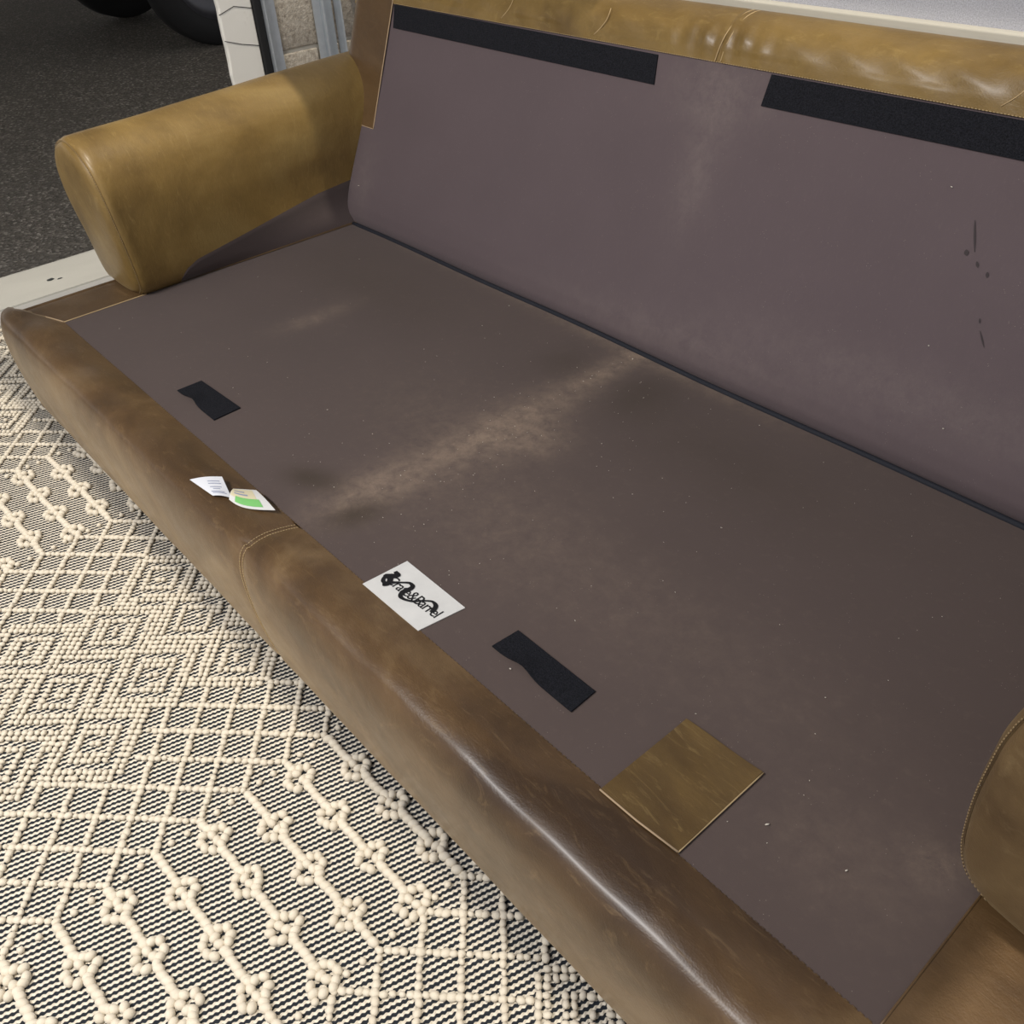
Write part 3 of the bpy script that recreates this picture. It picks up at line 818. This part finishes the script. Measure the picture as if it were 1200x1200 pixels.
# lettering and marker scribble on the label
cu = bpy.data.curves.new('lettering', 'FONT'); cu.body = 'Crate&Barrel'; cu.size = .0262; cu.space_character = .90; cu.fill_mode = 'FRONT'; cu.extrude = .0002; cu.offset = .0
tmp = bpy.data.objects.new('tmp', cu); COL.objects.link(tmp)
bpy.context.view_layer.update()
me = bpy.data.meshes.new_from_object(tmp.evaluated_get(bpy.context.evaluated_depsgraph_get()))
bpy.data.objects.remove(tmp)
co = np.array([v.co[:] for v in me.vertices]); w0 = co[:, 0].max()-co[:, 0].min()
co[:, 0] = (co[:, 0]-co[:, 0].min())/w0*.1115
co = np.stack([1.2435+co[:, 0]*.9996-co[:, 1]*.02, .0235+co[:, 0]*.050+co[:, 1], np.full(len(co), 0.)+co[:, 2]], 1)
for k, v in enumerate(me.vertices): v.co = (co[k, 0], co[k, 1], zd(co[k, 0], co[k, 1])+.0024+co[k, 2])
me.materials.clear(); me.materials.append(M['ink'])
lt = bpy.data.objects.new('lettering', me); COL.objects.link(lt); sub(lt, lab)
def ribbon(name, pts, wid, mat, z=.0028, par=None):
    p = catmull(pts, 8); p2 = p[:, :2]; ws = p[:, 2] if p.shape[1] > 2 else np.full(len(p), wid)
    V = []; F = []
    for i in range(len(p2)):
        tn = p2[min(i+1, len(p2)-1)]-p2[max(i-1, 0)]; tn /= np.linalg.norm(tn)+1e-9; nn = np.array([-tn[1], tn[0]])
        for sg in (-1, 1):
            q = p2[i]+nn*sg*ws[i]; V.append((q[0], q[1], zd(q[0], max(q[1], 0))+z+.00004*i*0))
        if i: F.append((2*i-2, 2*i-1, 2*i+1, 2*i))
    return mk(name, V, F, mat, par, sm=False)
sub(ribbon('marker_scribble', [(1.236, .047, .003), (1.246, .045, .004), (1.240, .038, .004), (1.234, .031, .004), (1.243, .033, .0045), (1.2505, .024, .0042), (1.247, .018, .004), (1.252, .028, .003), (1.262, .039, .0018), (1.272, .0475, .0024), (1.281, .046, .0036), (1.2825, .038, .0042), (1.281, .028, .0042), (1.286, .0205, .0032), (1.296, .0215, .0022), (1.307, .028, .0020), (1.316, .039, .0017), (1.326, .0475, .0020), (1.336, .0465, .0034), (1.341, .040, .0038), (1.343, .033, .0034)], .002, M['ink']), lab)
sub(ribbon('marker_scribble', [(1.2385, .040, .0022), (1.235, .030, .0028), (1.240, .022, .0032), (1.247, .021, .003)], .002, M['ink'], .0029), lab)
# folded care tag on the roll
def tag_quad(name, c4, mat, bend, parent=None, lift=0., subdiv=12, th=.0006, belly=0.):
    A, B_, C_, D_ = [np.array(p, float) for p in c4]; nrm = np.cross(B_-A, D_-A); nrm /= np.linalg.norm(nrm)
    if nrm[2] < 0: nrm = -nrm
    def fn(f, g, h):
        q = (A*(1-f)+B_*f)*(1-g)+(D_*(1-f)+C_*f)*g
        q = q+np.array([0, -belly*math.sin(math.pi*g)*(1-f), 0])
        return q+nrm*(bend*math.sin(math.pi*f)+h+lift)
    return flat_patch(name, ((0, 0), (1, 0), (1, 1), (0, 1)), fn, mat, th, subdiv=subdiv), fn
zt = ZD
# white leaf: corners towards image left / top / fold / bottom ; cream leaf: sewn end at the lining edge
tagroot = None
Wl = ((.818, -.076, zt+.020), (.856, -.035, zt+.026), (.903, -.044, zt+.016), (.888, -.066, zt+.018))
Cl = ((.908, -.058, zt+.018), (.902, -.030, zt+.024), (.922, -.014, zt+.019), (.988, -.014, zt+.0135))
wl_, fnw = tag_quad('care_tag', ((.816, -.078, zt+.019), (.854, -.036, zt+.023), (.912, -.050, zt+.0165), (.884, -.070, zt+.0175)), M['tagwhite'], .003)
part(wl_)
cl_, fnc = tag_quad('care_tag_leaf', ((.912, -.055, zt+.0165), (.897, -.038, zt+.0215), (.922, -.010, zt+.017), (.988, -.0125, zt+.0128)), M['paper'], .004, belly=.012)
cl_, fnc = cl_, fnc
sub(cl_, wl_)
def leaf_patch(name, fn, f0, f1, g0, g1, mat, h, parent):
    o = flat_patch(name, ((f0, g0), (f1, g0), (f1, g1), (f0, g1)), lambda a_, b_, hh: fn(a_, b_, hh+h), mat, .0002, subdiv=8)
    return sub(o, parent)
leaf_patch('cream_print', fnc, .34, .94, .02, .80, M['tagcream'], .0009, wl_)
leaf_patch('green_print', fnc, .10, .42, .22, .84, M['green'], .0012, wl_)
for k, (g0, f0, f1) in enumerate(((.22, .45, .85), (.34, .40, .86), (.52, .35, .80), (.62, .40, .70), (.76, .2, .8), (.83, .2, .85))):
    leaf_patch('print_line', fnw, f0, f1, g0, g0+.035, M['greyink'], .0009, wl_)
leaf_patch('print_line', fnc, .55, .62, .15, .6, M['greyink'], .0014, wl_)
leaf_patch('print_line', fnc, .72, .78, .12, .5, M['greyink'], .0014, wl_)

# ------------------------------------------------------------------ crumbs and lint on the lining
M['crumb'] = plain('pale_crumbs', (.72, .66, .56), .8, var=.2)
B = MB()
def crumb(p, r, nrm=(0, 0, 1)):
    q = ico1V*np.array([r*rng.uniform(.7, 1.8), r*rng.uniform(.5, 1.), r*.5])
    a_ = rng.uniform(0, 6.3); c, s = math.cos(a_), math.sin(a_)
    B.add(np.stack([p[0]+q[:, 0]*c-q[:, 1]*s, p[1]+q[:, 0]*s+q[:, 1]*c, p[2]+q[:, 2]], 1), ico1F)
for k in range(230):
    if k < 130: x, y = rng.normal(1.08, .10), rng.uniform(.05, .78)
    else: x, y = rng.uniform(.1, 2.0), rng.uniform(.06, .76)
    crumb((x, y, zd(x, y)+.0012), rng.choice([.0006, .0008, .0011], p=[.6, .3, .1]))
for (px_, py_) in ((1.96, .115), (1.87, .10), (1.50, .045), (1.052, .765)):
    crumb((px_, py_, zd(px_, py_)+.0018), .0019)
for (x, s) in ((1.585, .20), (1.66, .09), (1.52, .43), (.01, .10)):
    crumb(back_pt(x, s, bulge(s)+.0022), .0016)
o = B.build('crumbs', M['crumb']); o['kind'] = 'stuff'; o['label'] = 'pale crumbs and lint scattered over the mauve seat lining'; o['category'] = 'crumbs'
